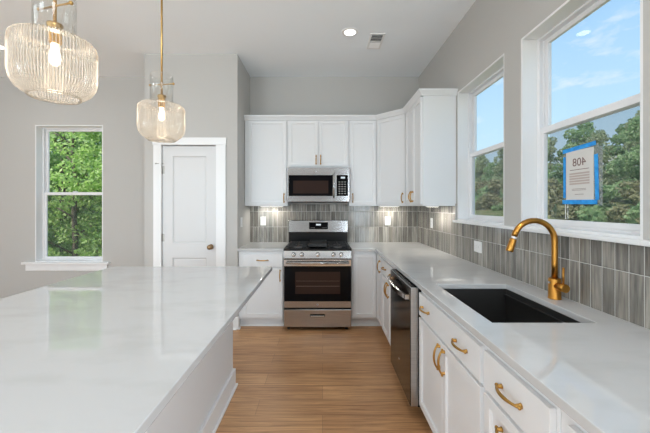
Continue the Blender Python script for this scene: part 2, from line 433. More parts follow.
# ------------------------------------------------------------------ windows
def window(name, W, H, loc, rz, lock=True):
    """single-hung window; local x along the wall (0..W), y outward from the wall face, z 0..H"""
    r = bpy.data.objects.new(name, None); COL.objects.link(r); r.location = loc; r.rotation_euler = (0, 0, rz); struct(r)
    # jamb liner
    j = MB().cells([0, .014, W-.014, W], [0, .014, H-.014, H], {(1, 1)}, .002, .10, lambda u, v, q: (u, q, v))
    j.build('window_jamb', 'trim_white', r)
    f = MB().cells([0, .026, W-.026, W], [0, .026, H-.026, H], {(1, 1)}, .098, .158, lambda u, v, q: (u, q, v))
    f.build('window_frame', 'vinyl_white', r, bevel=.003)
    # track ridges on the jambs
    tr = MB()
    for x0, x1 in ((.026, .034), (W-.034, W-.026)):
        tr.box(x0, x1, .100, .106, .026, H-.026); tr.box(x0, x1, .128, .133, .026, H-.026)
    tr.build('sash_track', 'vinyl_white', r)
    mid = H/2
    def sash(nm, z0, z1, y0, y1, bot, top):
        s = MB().cells([.034, .064, W-.064, W-.034], [z0, z0+bot, z1-top, z1], {(1, 1)}, y0, y1, lambda u, v, q: (u, q, v)).build(nm, 'vinyl_white', r, bevel=.003)
        MB().box(.062, W-.062, (y0+y1)/2-.002, (y0+y1)/2+.002, z0+bot-.002, z1-top+.002).build('glass_pane', 'window_glass', s)
        return s
    sash('upper_sash', mid-.018, H-.026, .132, .156, .036, .030)
    lo = sash('lower_sash', .026, mid+.022, .104, .128, .030, .040)
    if lock:
        MB().box(W*.5-.03, W*.5+.03, .098, .118, mid+.022, mid+.034).build('sash_lock', 'vinyl_white', lo, bevel=.003)
    sc = MB().box(.04, W-.04, .1585, .1595, .028, mid).build('insect_screen', 'insect_screen', r)
    return r
window('window_1', WX1-WX0, WZ1-WZ0, (WX0, YB, WZ0), 0)
window('window_2', AY1-AY0, RZ1-RZ0, (XW, AY1, RZ0), RR, lock=False)
window('window_3', BY1-BY0, RZ1-RZ0, (XW, BY1, RZ0), RR, lock=False)
# stool and apron under the living-room window
q = MB().box(-3.985, -2.83, YB-.045, YB+.10, .622, .652)
q.box(-3.95, -2.865, YB-.018, YB, .535, .622)
struct(q.build('trim_1', 'trim_white', bevel=.004))
# long stool over the tile on the right wall
struct(MB().box(XW-.035, XW+.10, BY0-.02, AY1+.03, 1.240, 1.262).box(XW-.035, XW, -.35, BY0-.02, 1.240, 1.262).build('trim_2', 'trim_white', bevel=.004))

# ------------------------------------------------------------------ pantry door
q = MB().box(DX0-.085, DX0+.004, PY-.018, PY, 0, DZ+.004).box(DX1-.004, DX1+.105, PY-.018, PY, 0, DZ+.004)
q.box(DX0-.092, DX1+.112, PY-.022, PY, DZ+.004, DZ+.085)
q.box(DX0, DX0+.004, PY-.003, PY+.11, 0, DZ).box(DX1-.004, DX1, PY-.003, PY+.11, 0, DZ).box(DX0, DX1, PY-.003, PY+.11, DZ, DZ+.004)
struct(q.build('trim_3', 'trim_white', bevel=.002))
dr = bpy.data.objects.new('door_1', None); COL.objects.link(dr); dr.location = (DX0+.007, PY+.012, .008); struct(dr)
DW_, DH_ = DX1-DX0-.014, DZ-.014
q = MB()
q.cells([0, .115, DW_-.115, DW_], [0, .22, .80, .965, DH_-.115, DH_], {(1, 1), (1, 3)}, 0, .036, lambda u, v, k: (u, k, v))
slab = q.build('door_slab', 'door_white', dr)
for z0, z1 in ((.22, .80), (.965, DH_-.115)):
    p = MB(); w_, h_ = DW_-.23, z1-z0
    p.box(0, w_, 0, .016, 0, h_)
    p.bm.normal_update()
    fs = [f for f in p.bm.faces if all(abs(v.co.y) < 1e-6 for v in f.verts)]
    bmesh.ops.inset_region(p.bm, faces=fs, thickness=.004, depth=-.004)
    bmesh.ops.inset_region(p.bm, faces=fs, thickness=.014, depth=-.006)
    bmesh.ops.inset_region(p.bm, faces=fs, thickness=.012, depth=.004)
    p.build('door_panel', 'door_white', slab, loc=(.115, .003, z0))
kn = MB().lathe([(.030, 0), (.030, .006), (.012, .010), (.011, .030), (.020, .036), (.028, .048), (.027, .060), (.016, .068), (.0005, .070)], (0, 0, 0), 28, 'Y')
for v in kn.bm.verts: v.co.y = -v.co.y
kn.build('door_knob', 'bronze_knob', slab, loc=(DW_-.062, 0, .925))
for z in (.24, 1.03, 1.80):
    MB().cyl((-.006, -.008, z-.045), (-.006, -.008, z+.045), .0065).box(-.004, .022, -.002, .001, z-.044, z+.044).build('hinge', 'hinge_metal', slab)
MB().tube([(-.006, -.012, 1.868), (-.030, -.03, 1.868), (-.055, -.034, 1.868)], .004).cyl((-.055, -.034, 1.868), (-.067, -.026, 1.868), .008).tube([(-.006, -.008, 1.868), (.022, -.028, 1.868)], .004).build('hinge_stop', 'hinge_metal', slab)

# ------------------------------------------------------------------ tiled backsplash
q = MB().box(-.962, XW, YB-.010, YB, .86, 1.42)
struct(q.build('wall_tile_back', 'tile_back'))
q = MB().prism([(YB-.010, .86), (YB-.010, 1.42), (3.066, 1.42), (3.066, 1.2405), (-.35, 1.2405), (-.35, .86)], XW-.010, XW)
for v in q.bm.verts: v.co = Vector((v.co.z, v.co.x, v.co.y))
struct(q.build('wall_tile_right', 'tile_side'))
struct(MB().box(XW-.013, XW, 3.060, 3.067, 1.2625, 1.40).build('trim_4', 'steel_side'))

# ------------------------------------------------------------------ cabinets
def pull_mesh(L=.128):
    q = MB(); n = 12; h = L*.5
    pts = []; rad = []
    for k in range(n+1):
        s = -1 + 2*k/n
        pts.append((s*h, -.012-.020*(1-abs(s)**2.2), 0)); rad.append(.0040+.0022*(1-abs(s)**1.5))
    q.tube(pts, rad, 10)
    for s in (-1, 1):
        q.tube([(s*h*.84, 0, 0), (s*h*.84, -.004, 0), (s*h*.84, -.018, 0)], [.0095, .0075, .0055], 12)
        q.ball((s*h*1.01, -.0125, 0), .0062, 10)
    bmesh.ops.recalc_face_normals(q.bm, faces=q.bm.faces)
    me = bpy.data.meshes.new('handle'); q.bm.to_mesh(me); q.bm.free(); me.materials.append(MATS['brass'])
    return me
PULL = pull_mesh()
PULL_S = pull_mesh(.11)
def handle(parent, x, z, vert, small=False, t=.02):
    return link('handle', PULL_S if small else PULL, None, parent, (x, -t+.0005, z), (0, PI/2 if vert else 0, 0))
def front(root, kind, x0, x1, z0, z1, pulls=(), slab=False, small=False, off=(0, 0), rz=0):
    """a door or a drawer front with its handles; pulls in front-local metres (x, z, vertical)"""
    q = MB(); w_, h_ = x1-x0, z1-z0
    if slab: q.box(0, w_, -.02, 0, 0, h_)
    else: q.shaker(w_, h_)
    o = q.build(kind, 'cabinet_white', root, loc=(x0, 0, z0), bevel=.0018)
    for (px, pz, v) in pulls: handle(o, px, pz, v, small)
    return o
RV = .014                                    # face-frame reveal beside each front
ZD0, ZD1, ZR0, ZR1 = .132, .690, .706, .848  # door and top-drawer heights
def base_cabinet(name, label, loc, rz, W, depth, hollow=False, cat='cabinet', group=None):
    r = thing(name, label, cat, loc, rz, group)
    if hollow:       # open top and inside, so the sink can hang in it
        q = MB().box(.001, W-.001, 0, .020, .108, .8835).box(.001, W-.001, depth-.016, depth, .108, .8835)
        q.box(.001, .019, .020, depth-.016, .108, .8835).box(W-.019, W-.001, .020, depth-.016, .108, .8835).box(.019, W-.019, .020, depth-.016, .108, .128)
        q.build('carcass', 'cabinet_white', r)
    else: MB().box(.001, W-.001, 0, depth, .108, .8835).build('carcass', 'cabinet_white', r, bevel=.0015)
    q = MB().box(.001, W-.001, .075, depth, .0, .108)
    q.build('toe_kick', 'cabinet_white', r)
    MB().extrude_x([(.075, .0), (.062, .0), (.065, .010), (.075, .018)], .001, W-.001).build('shoe_moulding', 'trim_white', r)
    return r

YF, XF = 3.66, .635             # front of the boxes (door backs) on the back and right runs
# left of the range
W = .52
c = base_cabinet('base_cabinet', 'white base cabinet with one drawer over one door, left of the range', (-.960, YF, 0), 0, W, .60)
front(c, 'drawer', .052, W-RV, ZR0, ZR1, [((W-.066)/2, .074, False)], slab=True)
front(c, 'door', .052, W-RV, ZD0, ZD1, [(W-.066-.028, .475, True)])
# corner cabinet with two leaves meeting at the inner corner
X0 = .333
c = thing('corner_cabinet', 'white corner base cabinet with doors on two sides, right of the range', 'cabinet', (X0, YF, 0))
L = [(0, 0), (0, .60), (XW-.012-X0, .60), (XW-.012-X0, 3.331-YF), (XF-X0, 3.331-YF), (XF-X0, 0)]
MB().prism(L, .108, .8835).build('carcass', 'cabinet_white', c)
L2 = [(0, .075), (0, .60), (XW-.012-X0, .60), (XW-.012-X0, 3.331-YF), (XF+.075-X0, 3.331-YF), (XF+.075-X0, .075)]
MB().prism(L2, 0, .108).build('toe_kick', 'cabinet_white', c)
MB().box(0, XF-X0+.062, .062, .075, 0, .016).box(XF-X0+.062, XF-X0+.075, 3.331-YF, .062, 0, .016).build('shoe_moulding', 'trim_white', c)
front(c, 'door', .018, XF-X0-.024, ZD0, ZR1)
q = MB().shaker(.272, ZR1-ZD0).build('door', 'cabinet_white', c, loc=(XF-X0, -.024, ZD0), rot=(0, 0, RR), bevel=.0018)
handle(q, .272-.040, .620, True)
# right run, from the corner towards the camera
def right_unit(name, label, y_far, y_near, hollow=False):
    return base_cabinet(name, label, (XF, y_far, 0), RR, y_far-y_near, .638, hollow), y_far-y_near
def double(c, W, hz=.475):
    front(c, 'door', RV, W/2-.002, ZD0, ZD1, [(W/2-.002-RV-.030, hz, True)])
    front(c, 'door', W/2+.002, W-RV, ZD0, ZD1, [(.030, hz, True)])
c, W = right_unit('base_cabinet', 'white base cabinet with a wide drawer over two doors, between dishwasher and corner', 3.331, 2.668)
front(c, 'drawer', RV, W-RV, ZR0, ZR1, [(W*.24, .072, False), (W*.75, .072, False)], slab=True)
double(c, W)
c, W = right_unit('sink_cabinet', 'white sink base cabinet with two doors under a false front with two pulls', 2.054, 1.236, True)
front(c, 'false_front', RV, W-RV, ZR0, ZR1, [(W*.17, .072, False), (W*.76, .072, False)], slab=True)
double(c, W)
c, W = right_unit('drawer_cabinet', 'white base cabinet with a stack of three drawers, nearer than the sink cabinet', 1.236, .853)
front(c, 'drawer', RV, W-RV, ZR0, ZR1, [((W-2*RV)/2, .072, False)], slab=True)
front(c, 'drawer', RV, W-RV, .420, ZD1, [((W-2*RV)/2, .210, False)])
front(c, 'drawer', RV, W-RV, ZD0, .404, [((W-2*RV)/2, .210, False)])
c, W = right_unit('base_cabinet', 'white base cabinet at the bottom right corner of the photo, nearest the camera', .853, .25)
front(c, 'drawer', .05, W-.05, ZR0, ZR1, [((W-.1)/2, .072, False)], slab=True)
front(c, 'door', .05, W/2-.002, ZD0, ZD1, [(W/2-.09, .475, True)])
front(c, 'door', W/2+.002, W-.05, ZD0, ZD1, [(.030, .475, True)])

# upper cabinets (hung: origin at their underside)
UZ0, UZ1, UYF, UXF = 1.397, 2.462, 3.96, .965
UD0, UD1 = .018, 1.054           # door heights above the underside
def upper(label, X0, X1, z0=UZ0, rz=0, loc=None, depth=.308):
    r = thing('wall_cabinet', label, 'cabinet', loc or (X0, UYF, z0), rz)
    W = X1-X0
    MB().box(.001, W-.001, 0, depth, 0, UZ1-z0).build('carcass', 'cabinet_white', r, bevel=.0015)
    return r, W
c, W = upper('tall white wall cabinet left of the microwave, one door with handle at lower right', -.960, -.432)
front(c, 'door', .045, W-RV, UD0, UD1, [(W-.045-RV-.028, .080, True)], small=True)
c, W = upper('short white two-door wall cabinet directly above the microwave', -.432, .330, 1.872)
hh = UZ0+UD1-1.872
front(c, 'door', RV, W/2-.002, .018, hh, [(W/2-.002-RV-.026, .075, True)], small=True)
front(c, 'door', W/2+.002, W-RV, .018, hh, [(.026, .075, True)], small=True)
c, W = upper('narrow white wall cabinet right of the microwave, one door with handle at lower left', .330, .675)
front(c, 'door', RV, W-RV, UD0, UD1, [(.028, .080, True)], small=True)
c = thing('wall_cabinet', 'white diagonal wall cabinet across the corner, its door set at an angle', 'cabinet', (.675, UYF, UZ0))
MB().prism([(0, 0), (0, .308), (.608, .308), (.608, 3.661-UYF), (.290, 3.661-UYF)], 0, UZ1-UZ0).build('carcass', 'cabinet_white', c)
ang = math.atan2(3.661-UYF, .290); dl = math.hypot(.290, 3.661-UYF)
q = MB().shaker(dl-.024, UD1-UD0).build('door', 'cabinet_white', c, loc=(.012*math.cos(ang), .012*math.sin(ang), UD0), rot=(0, 0, ang), bevel=.0018)
handle(q, dl-.024-.030, .075, True, True)
c, W = upper('white two-door wall cabinet on the window wall, with its tall blank end panel', 0, .589, rz=RR, loc=(UXF, 3.660, UZ0), depth=.318)
front(c, 'door', RV, W/2-.002, UD0, UD1, [(W/2-.002-RV-.028, .080, True)], small=True)
front(c, 'door', W/2+.002, W-RV, UD0, UD1, [(.028, .080, True)], small=True)
# crown along the tops of the wall cabinets
path = [Vector(p) for p in ((-.962, 3.952), (.668, 3.952), (.957, 3.654), (.957, 3.071), (XW-.001, 3.071))]
prof = [(-.006, 2.455), (.012, 2.455), (.015, 2.466), (.021, 2.472), (.034, 2.490), (.041, 2.494), (.043, 2.510), (-.006, 2.510)]
def offset_path(path, d):
    out = []
    nrm = []
    for a, b_ in zip(path, path[1:]):
        v = (b_-a).normalized(); nrm.append(Vector((v.y, -v.x)))
    for i, p in enumerate(path):
        if i == 0: n = nrm[0]; out.append(p+n*d)
        elif i == len(path)-1: n = nrm[-1]; out.append(p+n*d)
        else:
            n = (nrm[i-1]+nrm[i]); n /= n.length
            out.append(p+n*d/n.dot(nrm[i]))
    return out
q = MB(); rings = [[q.bm.verts.new((p.x, p.y, z)) for p in offset_path(path, d)] for d, z in prof]
n = len(path)
for a, b_ in zip(rings, rings[1:]+rings[:1]):
    for i in range(n-1): q.bm.faces.new((a[i], a[i+1], b_[i+1], b_[i]))
q.bm.faces.new([r[0] for r in rings]); q.bm.faces.new([r[-1] for r in rings][::-1])
struct(q.build('trim_5', 'cabinet_white'))

# ------------------------------------------------------------------ worktops
q = MB().box(-.962, -.437, 3.62, YB-.011, .884, .914)
tag(q.build('worktop', 'quartz', bevel=.003), 'short white quartz worktop over the cabinet left of the range', 'worktop')
SX0, SX1, SY0, SY1 = .705, 1.135, 1.327, 1.98
q = MB().cells([.330, .600, SX0, SX1, XW-.011], [-.35, SY0, SY1, 3.62, YB-.011],
               {(0, 0), (0, 1), (0, 2), (2, 1)}, .884, .914, lambda u, v, k: (u, v, k))
tag(q.build('worktop', 'quartz', bevel=.003), 'long white quartz worktop around the sink, running into the right-hand corner', 'worktop')

# ------------------------------------------------------------------ island
c = thing('kitchen_island', 'white panelled island body with baseboard under the big white slab', 'island', (-1.15, 1.35, 0))
IX0, IX1, IY0, IY1 = -.47, .46, -1.0, 1.115
MB().box(IX0, IX1, IY0, IY1, 0, .8835).build('carcass', 'cabinet_white', c)
q = MB().cells([IX0-.018, IX0, IX1, IX1+.018], [IY0-.018, IY0, IY1, IY1+.018], {(1, 1)}, 0, .140, lambda u, v, k: (u, v, k))
q.build('baseboard', 'trim_white', c, bevel=.004)
q = MB().cells([IX0-.032, IX0-.018, IX1+.018, IX1+.032], [IY0-.032, IY0-.018, IY1+.018, IY1+.032], {(1, 1)}, 0, .018, lambda u, v, k: (u, v, k))
q.build('shoe_moulding', 'trim_white', c, bevel=.004)
q = MB().box(-1.675, -.400, .12, 2.555, .884, .914)
tag(q.build('island_worktop', 'quartz', bevel=.003), 'big white quartz slab on the island in the left foreground', 'worktop')

# ------------------------------------------------------------------ range
r = thing('gas_range', 'stainless steel gas range with black oven door between the white cabinets', 'range', (-.434, 3.57, 0))
RWD = .758
MB().box(0, RWD, .028, .665, .052, .895).build('body', 'black_enamel', r)
for x in (.05, RWD-.05):
    for y in (.07, .60):
        MB().cyl((x, y, 0), (x, y, .0525), .018).build('foot', 'rubber_black', r)
ck = MB().extrude_x([(.0, .897), (.0, .912), (.012, .919), (.60, .919), (.60, .897)], -.002, RWD+.002).build('cooktop', 'black_enamel', r, bevel=.002)
def grate(x0, x1):
    g_ = MB(); y0, y1, z0, z1 = .045, .515, .936, .948
    for x in (x0, x1-.012): g_.box(x, x+.012, y0, y1, z0, z1)
    for y in (y0, (y0+y1)/2-.006, y1-.012): g_.box(x0, x1, y, y+.012, z0, z1)
    cx = (x0+x1)/2
    g_.box(cx-.005, cx+.005, y0, y1, z0, z1)
    for y in (y0+.11, y1-.12): g_.box(x0+.01, x1-.01, y, y+.010, z0+.001, z1-.001)
    for x in (x0, x1-.012):
        for y in (y0, y1-.012): g_.box(x, x+.012, y, y+.012, .9185, z0)
    g_.build('grate', 'cast_iron', r, bevel=.0015)
grate(.03, .262); grate(.268, .490); grate(.496, .728)
for x, y, s in ((.146, .16, 1), (.146, .40, .85), (.612, .16, 1), (.612, .40, .85), (.379, .28, 1.1)):
    bo = MB().lathe([(.05*s, 0), (.048*s, .006), (.034*s, .008), (.034*s, .012)], (x, y, .9185), 24).build('burner', 'burner_metal', r)
    MB().lathe([(.032*s, .0121), (.031*s, .016), (.001, .017)], (x, y, .9185), 24).build('burner_cap', 'cast_iron', bo)
# griddle plate on the middle grate
MB().cells([.275, .285, .473, .483], [.06, .07, .49, .50], {}, .9485, .953, lambda u, v, k: (u, v, k)).cells([.275, .285, .473, .483], [.06, .07, .49, .50], {(1, 1)}, .953, .965, lambda u, v, k: (u, v, k)).build('griddle', 'cast_iron', r)
MB().box(.002, RWD-.002, .545, .655, .895, 1.066).build('riser', 'black_enamel', r, bevel=.002)
bgd = MB().extrude_x([(.528, 1.064), (.536, 1.208), (.546, 1.215), (.655, 1.215), (.655, 1.064)], 0, RWD).build('backguard', 'steel', r, bevel=.002)
dp = MB().box(.262, .504, .526, .540, 1.100, 1.188).build('display', 'black_glass', bgd, bevel=.002)
MB().box(.352, .412, .5255, .527, 1.148, 1.168).build('clock_digits', 'display_glow', dp)
q = MB()
for k in range(4):
    for x_ in (.284, .430): MB().box(x_+k*.015, x_+.008+k*.015, .5255, .527, 1.116, 1.121).build('control_button', 'burner_metal', dp)
cp = MB().extrude_x([(-.006, .812), (.012, .897), (.05, .897), (.05, .812)], 0, RWD).build('control_panel', 'steel', r, bevel=.002)
for x in (.111, .203, .381, .556, .643):
    k_ = MB().lathe([(.0245, 0), (.0245, -.006), (.021, -.009), (.019, -.030), (.0165, -.034), (.0005, -.0345)], (x, .003, .856), 26, 'Y').build('knob', 'knob_silver', cp)
    MB().box(x-.004, x+.004, -.037, -.030, .839, .873).build('knob_grip', 'knob_silver', k_, bevel=.001)
dk = MB().box(.004, RWD-.004, .0, .030, .262, .798).build('oven_door', 'steel', r, bevel=.003)
gp = MB().box(.006, RWD-.006, -.004, .001, .333, .726).build('door_glass', 'black_glass', dk, bevel=.002)
MB().box(.130, .632, -.0055, -.0035, .418, .664).build('oven_window', 'oven_window', dk)
q = MB()
for z in (.500, .505, .560): q.box(.14, .622, -.0062, -.0054, z, z+.002)
q.build('rack_wire', 'rack_metal', dk)
q = MB().tube([(.03, -.048, .768), (RWD-.03, -.048, .768)], .0125, 14)
for x in (.06, RWD-.06): q.tube([(x, .002, .768), (x, -.046, .768)], .010, 10)
q.build('oven_handle', 'steel', dk)
dw = MB().box(.004, RWD-.004, .0, .030, .046, .240).build('storage_drawer', 'steel', r, bevel=.003)
MB().box(.295, .460, -.0015, .002, .158, .192).build('handle_slot', 'black_enamel', dw)
MB().extrude_x([(.001, .160), (-.012, .164), (-.012, .176), (.001, .180)], .300, .455).build('drawer_handle', 'knob_silver', dw, bevel=.001)
MB().lathe([(.009, 0), (.009, -.0012), (.0005, -.0013)], (RWD/2, 0, .297), 20, 'Y').build('emblem', 'steel_side', dk)

# ------------------------------------------------------------------ microwave
r = thing('microwave', 'stainless over-the-range microwave mounted above the gas range', 'microwave', (-.429, 3.865, 1.438))
MW, MH = .756, .420
MB().box(.003, MW-.003, .022, .392, .012, MH).build('body', 'steel_side', r)
MB().box(.012, MW-.012, .03, .385, 0, .013).build('grille', 'black_enamel', r)
d = MB().cells([0, .022, .552, .575, .600, .735, MW], [.014, .082, .330, MH], {}, 0, .024, lambda u, v, k: (u, k, v)).build('door', 'steel', r, bevel=.003)
MB().box(.020, .552, -.004, .001, .080, .332).build('door_glass', 'black_glass', d, bevel=.002)
MB().box(.075, .500, -.0048, -.0036, .110, .265).build('mesh_window', 'oven_window', d)
q = MB().tube([(.566, -.040, .058), (.566, -.046, .20), (.566, -.040, .352)], [.0105, .0115, .0105], 14)
for z in (.075, .335): q.tube([(.566, .001, z), (.566, -.040, z)], .0085, 10)
q.build('handle', 'steel', d)
cp = MB().box(.600, .736, -.004, .001, .080, .332).build('control_panel', 'black_glass', d, bevel=.002)
MB().box(.650, .700, -.0048, -.0036, .290, .312).build('clock_digits', 'display_glow', cp)
q = MB()
for i in range(3):
    for j in range(6): MB().box(.624+i*.034, .642+i*.034, -.0048, -.0036, .105+j*.028, .113+j*.028).build('keypad_button', 'burner_metal', cp)
MB().lathe([(.010, 0), (.010, -.0012), (.0005, -.0013)], (.345, 0, .375), 20, 'Y').build('emblem', 'steel_side', d)

# ------------------------------------------------------------------ dishwasher
r = thing('dishwasher', 'dark stainless dishwasher with bowed bar handle under the right worktop', 'dishwasher', (.565, 2.663, 0), RR)
WD = .604
MB().box(.004, WD-.004, .05, .68, .100, .878).build('tub', 'black_enamel', r)
MB().box(.010, WD-.010, .115, .66, 0, .101).build('toe_kick', 'black_enamel', r)
d = MB().box(.003, WD-.003, .006, .052, .104, .872).build('door', 'steel_side', r, bevel=.003)
MB().box(.006, WD-.006, .0, .007, .108, .868).build('door_front', 'steel_dark', d, bevel=.002)
cs = MB().box(.006, WD-.006, .008, .050, .8715, .8755).build('control_strip', 'black_glass', d)
q = MB()
for k in range(9): MB().box(.08+k*.05, .095+k*.05, .024, .030, .8753, .8760).build('control_button', 'burner_metal', cs)
pts = []
for k in range(15):
    s = -1+2*k/14
    pts.append((WD/2+s*.268, -.022-.028*(1-s*s), .806))
q = MB()
for (x0, y0, z0), (x1, y1, z1) in zip(pts, pts[1:]):
    a = [q.bm.verts.new(p) for p in ((x0, y0-.006, z0-.016), (x0, y0-.008, z0+.014), (x0, y0+.008, z0+.014), (x0, y0+.006, z0-.016))]
    c2 = [q.bm.verts.new(p) for p in ((x1, y1-.006, z1-.016), (x1, y1-.008, z1+.014), (x1, y1+.008, z1+.014), (x1, y1+.006, z1-.016))]
    for i in range(4): q.bm.faces.new((a[i], a[(i+1) % 4], c2[(i+1) % 4], c2[i]))
q.box(pts[0][0]-.012, pts[0][0]+.006, -.030, .002, .790, .820); q.box(pts[-1][0]-.006, pts[-1][0]+.012, -.030, .002, .790, .820)
bmesh.ops.remove_doubles(q.bm, verts=q.bm.verts, dist=1e-5)
q.build('handle', 'steel', d)
MB().lathe([(.012, 0), (.012, -.0012), (.0005, -.0013)], (WD*.5, 0, .27), 20, 'Y').build('emblem', 'knob_silver', d)

# ------------------------------------------------------------------ sink and faucet
s = thing('kitchen_sink', 'black undermount sink set in the long white worktop', 'sink', (SX0, SY0, .650))
w_, l_ = SX1-SX0, SY1-SY0
q = MB()
q.cells([-.014, 0, w_, w_+.014], [-.014, 0, l_, l_+.014], {(1, 1)}, .010, .2335, lambda u, v, k: (u, v, k))
q.cells([-.014, 0, w_, w_+.014], [-.014, 0, l_, l_+.014], {}, 0, .010, lambda u, v, k: (u, v, k))
q.build('basin', 'sink_black', s)
for x_ in (0, w_-.012): MB().box(x_, x_+.012, 0, l_, .196, .203).build('ledge', 'sink_black', s)
MB().lathe([(.055, 0), (.055, .003), (.042, .004), (.040, .001), (.0005, .001)], (w_*.62, l_*.5, .010), 28).build('drain', 'rubber_black', s)

fx, fy = 1.213, 1.672
f = thing('kitchen_faucet', 'brushed gold gooseneck faucet standing behind the black sink', 'faucet', (fx, fy, .914))
MB().lathe([(.031, 0), (.031, .004), (.029, .006), (.029, .100), (.026, .106), (.017, .108)], (0, 0, 0), 32).build('body', 'brass_faucet', f)
pts = [(0, 0, .10), (0, 0, .18), (0, 0, .30)]
R_ = .107
for k in range(1, 15):
    a = PI*k/14*.93
    pts.append((-R_+R_*math.cos(a), 0, .30+R_*math.sin(a)))
MB().tube(pts, .0145, 18).build('spout', 'brass_faucet', f)
p1 = Vector(pts[-1]); dv = (Vector(pts[-1])-Vector(pts[-2])).normalized()
MB().cyl(p1-dv*.002, p1+dv*.012, .0125).build('swivel_ring', 'plastic_white', f)
MB().tube([p1+dv*.012, p1+dv*.016, p1+dv*.078, p1+dv*.082], [.0150, .0165, .0180, .0165], 20).build('spray_head', 'brass_faucet', f)
h = MB().cyl((0, -.020, .070), (0, -.078, .070), .0205, seg=24).build('handle_hub', 'brass_faucet', f)
MB().tube([(0, -.060, .085), (0, -.061, .172)], [.0058, .0052], 12).build('lever', 'brass_faucet', h)
MB().box(-.0305, -.0285, -.010, .010, .080, .090).build('emblem', 'knob_silver', f)

# ------------------------------------------------------------------ pendants
def pendant():
    r = thing('pendant_lamp', '', 'pendant lamp', (-1.01, 2.01, 1.815), group='ribbed glass pendants over the island')
    seg, nr = 504, 84
    out = [(.080, .000), (.092, .004), (.114, .022), (.128, .046), (.134, .075), (.134, .182), (.131, .200), (.121, .212), (.098, .216), (.070, .216)]
    g = MB().lathe(out, (0, 0, 0), seg, rib=(nr, .020))
    # open top and bottom: drop the caps and give the wall its thickness
    caps = [fc for fc in g.bm.faces if len(fc.verts) > 4]
    bmesh.ops.delete(g.bm, geom=caps, context='FACES_ONLY')
    sh = g.build('glass_shade', 'ribbed_glass', r)
    sl = MB().lathe([(.081, 0), (.087, -.004), (.081, -.009), (.074, -.004)], (0, 0, .002), 72, close=True).build('shade_rim', 'ribbed_glass', sh)
    MB().lathe([(.067, .216), (.067, .390), (.064, .402), (.061, .404), (.064, .390), (.064, .216)], (0, 0, 0), 48, close=True).build('glass_neck', 'clear_glass', r)
    MB().cyl((0, 0, .272), (0, 0, HC-1.815-.02), .0062, seg=14).build('stem', 'brass_pendant', r)
    MB().lathe([(.012, .200), (.021, .204), (.021, .262), (.026, .266), (.026, .276), (.0065, .282)], (0, 0, 0), 28).build('socket', 'brass_pendant', r)
    q = MB().tube([(-.078, 0, .345), (.078, 0, .345)], .0035, 10)
    for s_ in (-1, 1): q.ball((s_*.080, 0, .345), .0078, 12)
    q.build('cross_bar', 'brass_pendant', r)
    MB().lathe([(.060, -.022), (.060, -.004), (.055, 0)], (0, 0, HC-1.815), 32).build('ceiling_canopy', 'brass_pendant', r)
    MB().lathe([(.0005, .118), (.010, .120), (.017, .130), (.019, .145), (.016, .165), (.012, .185), (.012, .202)], (0, 0, 0), 24).build('bulb', 'bulb_glow', r)
    return r
p1_ = pendant()
p1_['label'] = 'small-looking far pendant with ribbed glass shade, hanging in front of the pantry door'
p1_.rotation_euler = (0, 0, -.15)
p2_ = copy_tree(p1_)
p2_.location = (-1.022, 1.222, 1.815); p2_.rotation_euler = (0, 0, -.25)
p2_['label'] = 'near pendant with large-looking ribbed glass shade at the top left of the photo'
for (x, y) in ((-1.01, 2.01), (-1.022, 1.222)):
    d = bpy.data.lights.new('pendant_glow', 'POINT'); d.energy = .45; d.color = (1, .84, .62); d.shadow_soft_size = .03
    o = bpy.data.objects.new('pendant_glow', d); COL.objects.link(o); o.location = (x, y, 1.875)

# ------------------------------------------------------------------ ceiling fixtures
def downlight(x, y, label, power=None):
    r = thing('downlight', label, 'ceiling light', (x, y, HC), group='recessed ceiling lights')
    MB().lathe([(.058, -.001), (.060, -.006), (.078, -.005), (.082, 0)], (0, 0, 0), 40).build('trim_ring', 'plastic_white', r)
    MB().lathe([(.0005, -.0085), (.050, -.008), (.057, -.0065), (.057, -.003)], (0, 0, 0), 40).build('lens', 'lamp_lens', r)
    d = bpy.data.lights.new('downlight_lamp', 'AREA'); d.shape = 'DISK'; d.size = .11; d.energy = DL if power is None else power; d.color = (.93, .97, 1); d.spread = 2.7
    o = bpy.data.objects.new('downlight_lamp', d); COL.objects.link(o); o.parent = r; o.location = (0, 0, -.012)
    return r
DL = 4
downlight(.272, 3.17, 'round recessed ceiling light beside the vent, in front of the range', .4)
downlight(-3.50, 3.45, 'round recessed ceiling light at the left edge of the photo', 2)
for x, y in ((.272, 1.0), (-2.1, 1.9), (-3.5, 1.0), (.272, -1.2), (-2.1, -1.2), (-3.9, -1.6)):  # unseen fixtures added to light the room
    downlight(x, y, 'unseen recessed ceiling light added to brighten the near part of the room')
v = thing('ceiling_vent', 'small rectangular ceiling air vent, half dark louvres, beside the recessed light', 'vent', (.553, 3.34, HC))
MB().cells([-.075, -.055, .055, .075], [-.155, -.135, .135, .155], {(1, 1)}, -.010, 0, lambda u, w_, k: (u, w_, k)).build('frame', 'plastic_white', v, bevel=.003)
MB().box(-.057, .057, -.137, .137, -.0015, 0).build('duct', 'vent_dark', v)
for k in range(9):
    y = -.122+k*.0305
    mt = Matrix.Translation((0, y, -.006)) @ Matrix.Rotation(-.75 if k > 4 else .75, 4, 'X')
    MB().box(-.056, .056, -.011, .011, -.0006, .0006, mat=mt).build('louvre', 'plastic_white', v)
MB().box(-.056, .056, -.003, .003, -.010, -.002).build('divider', 'plastic_white', v)

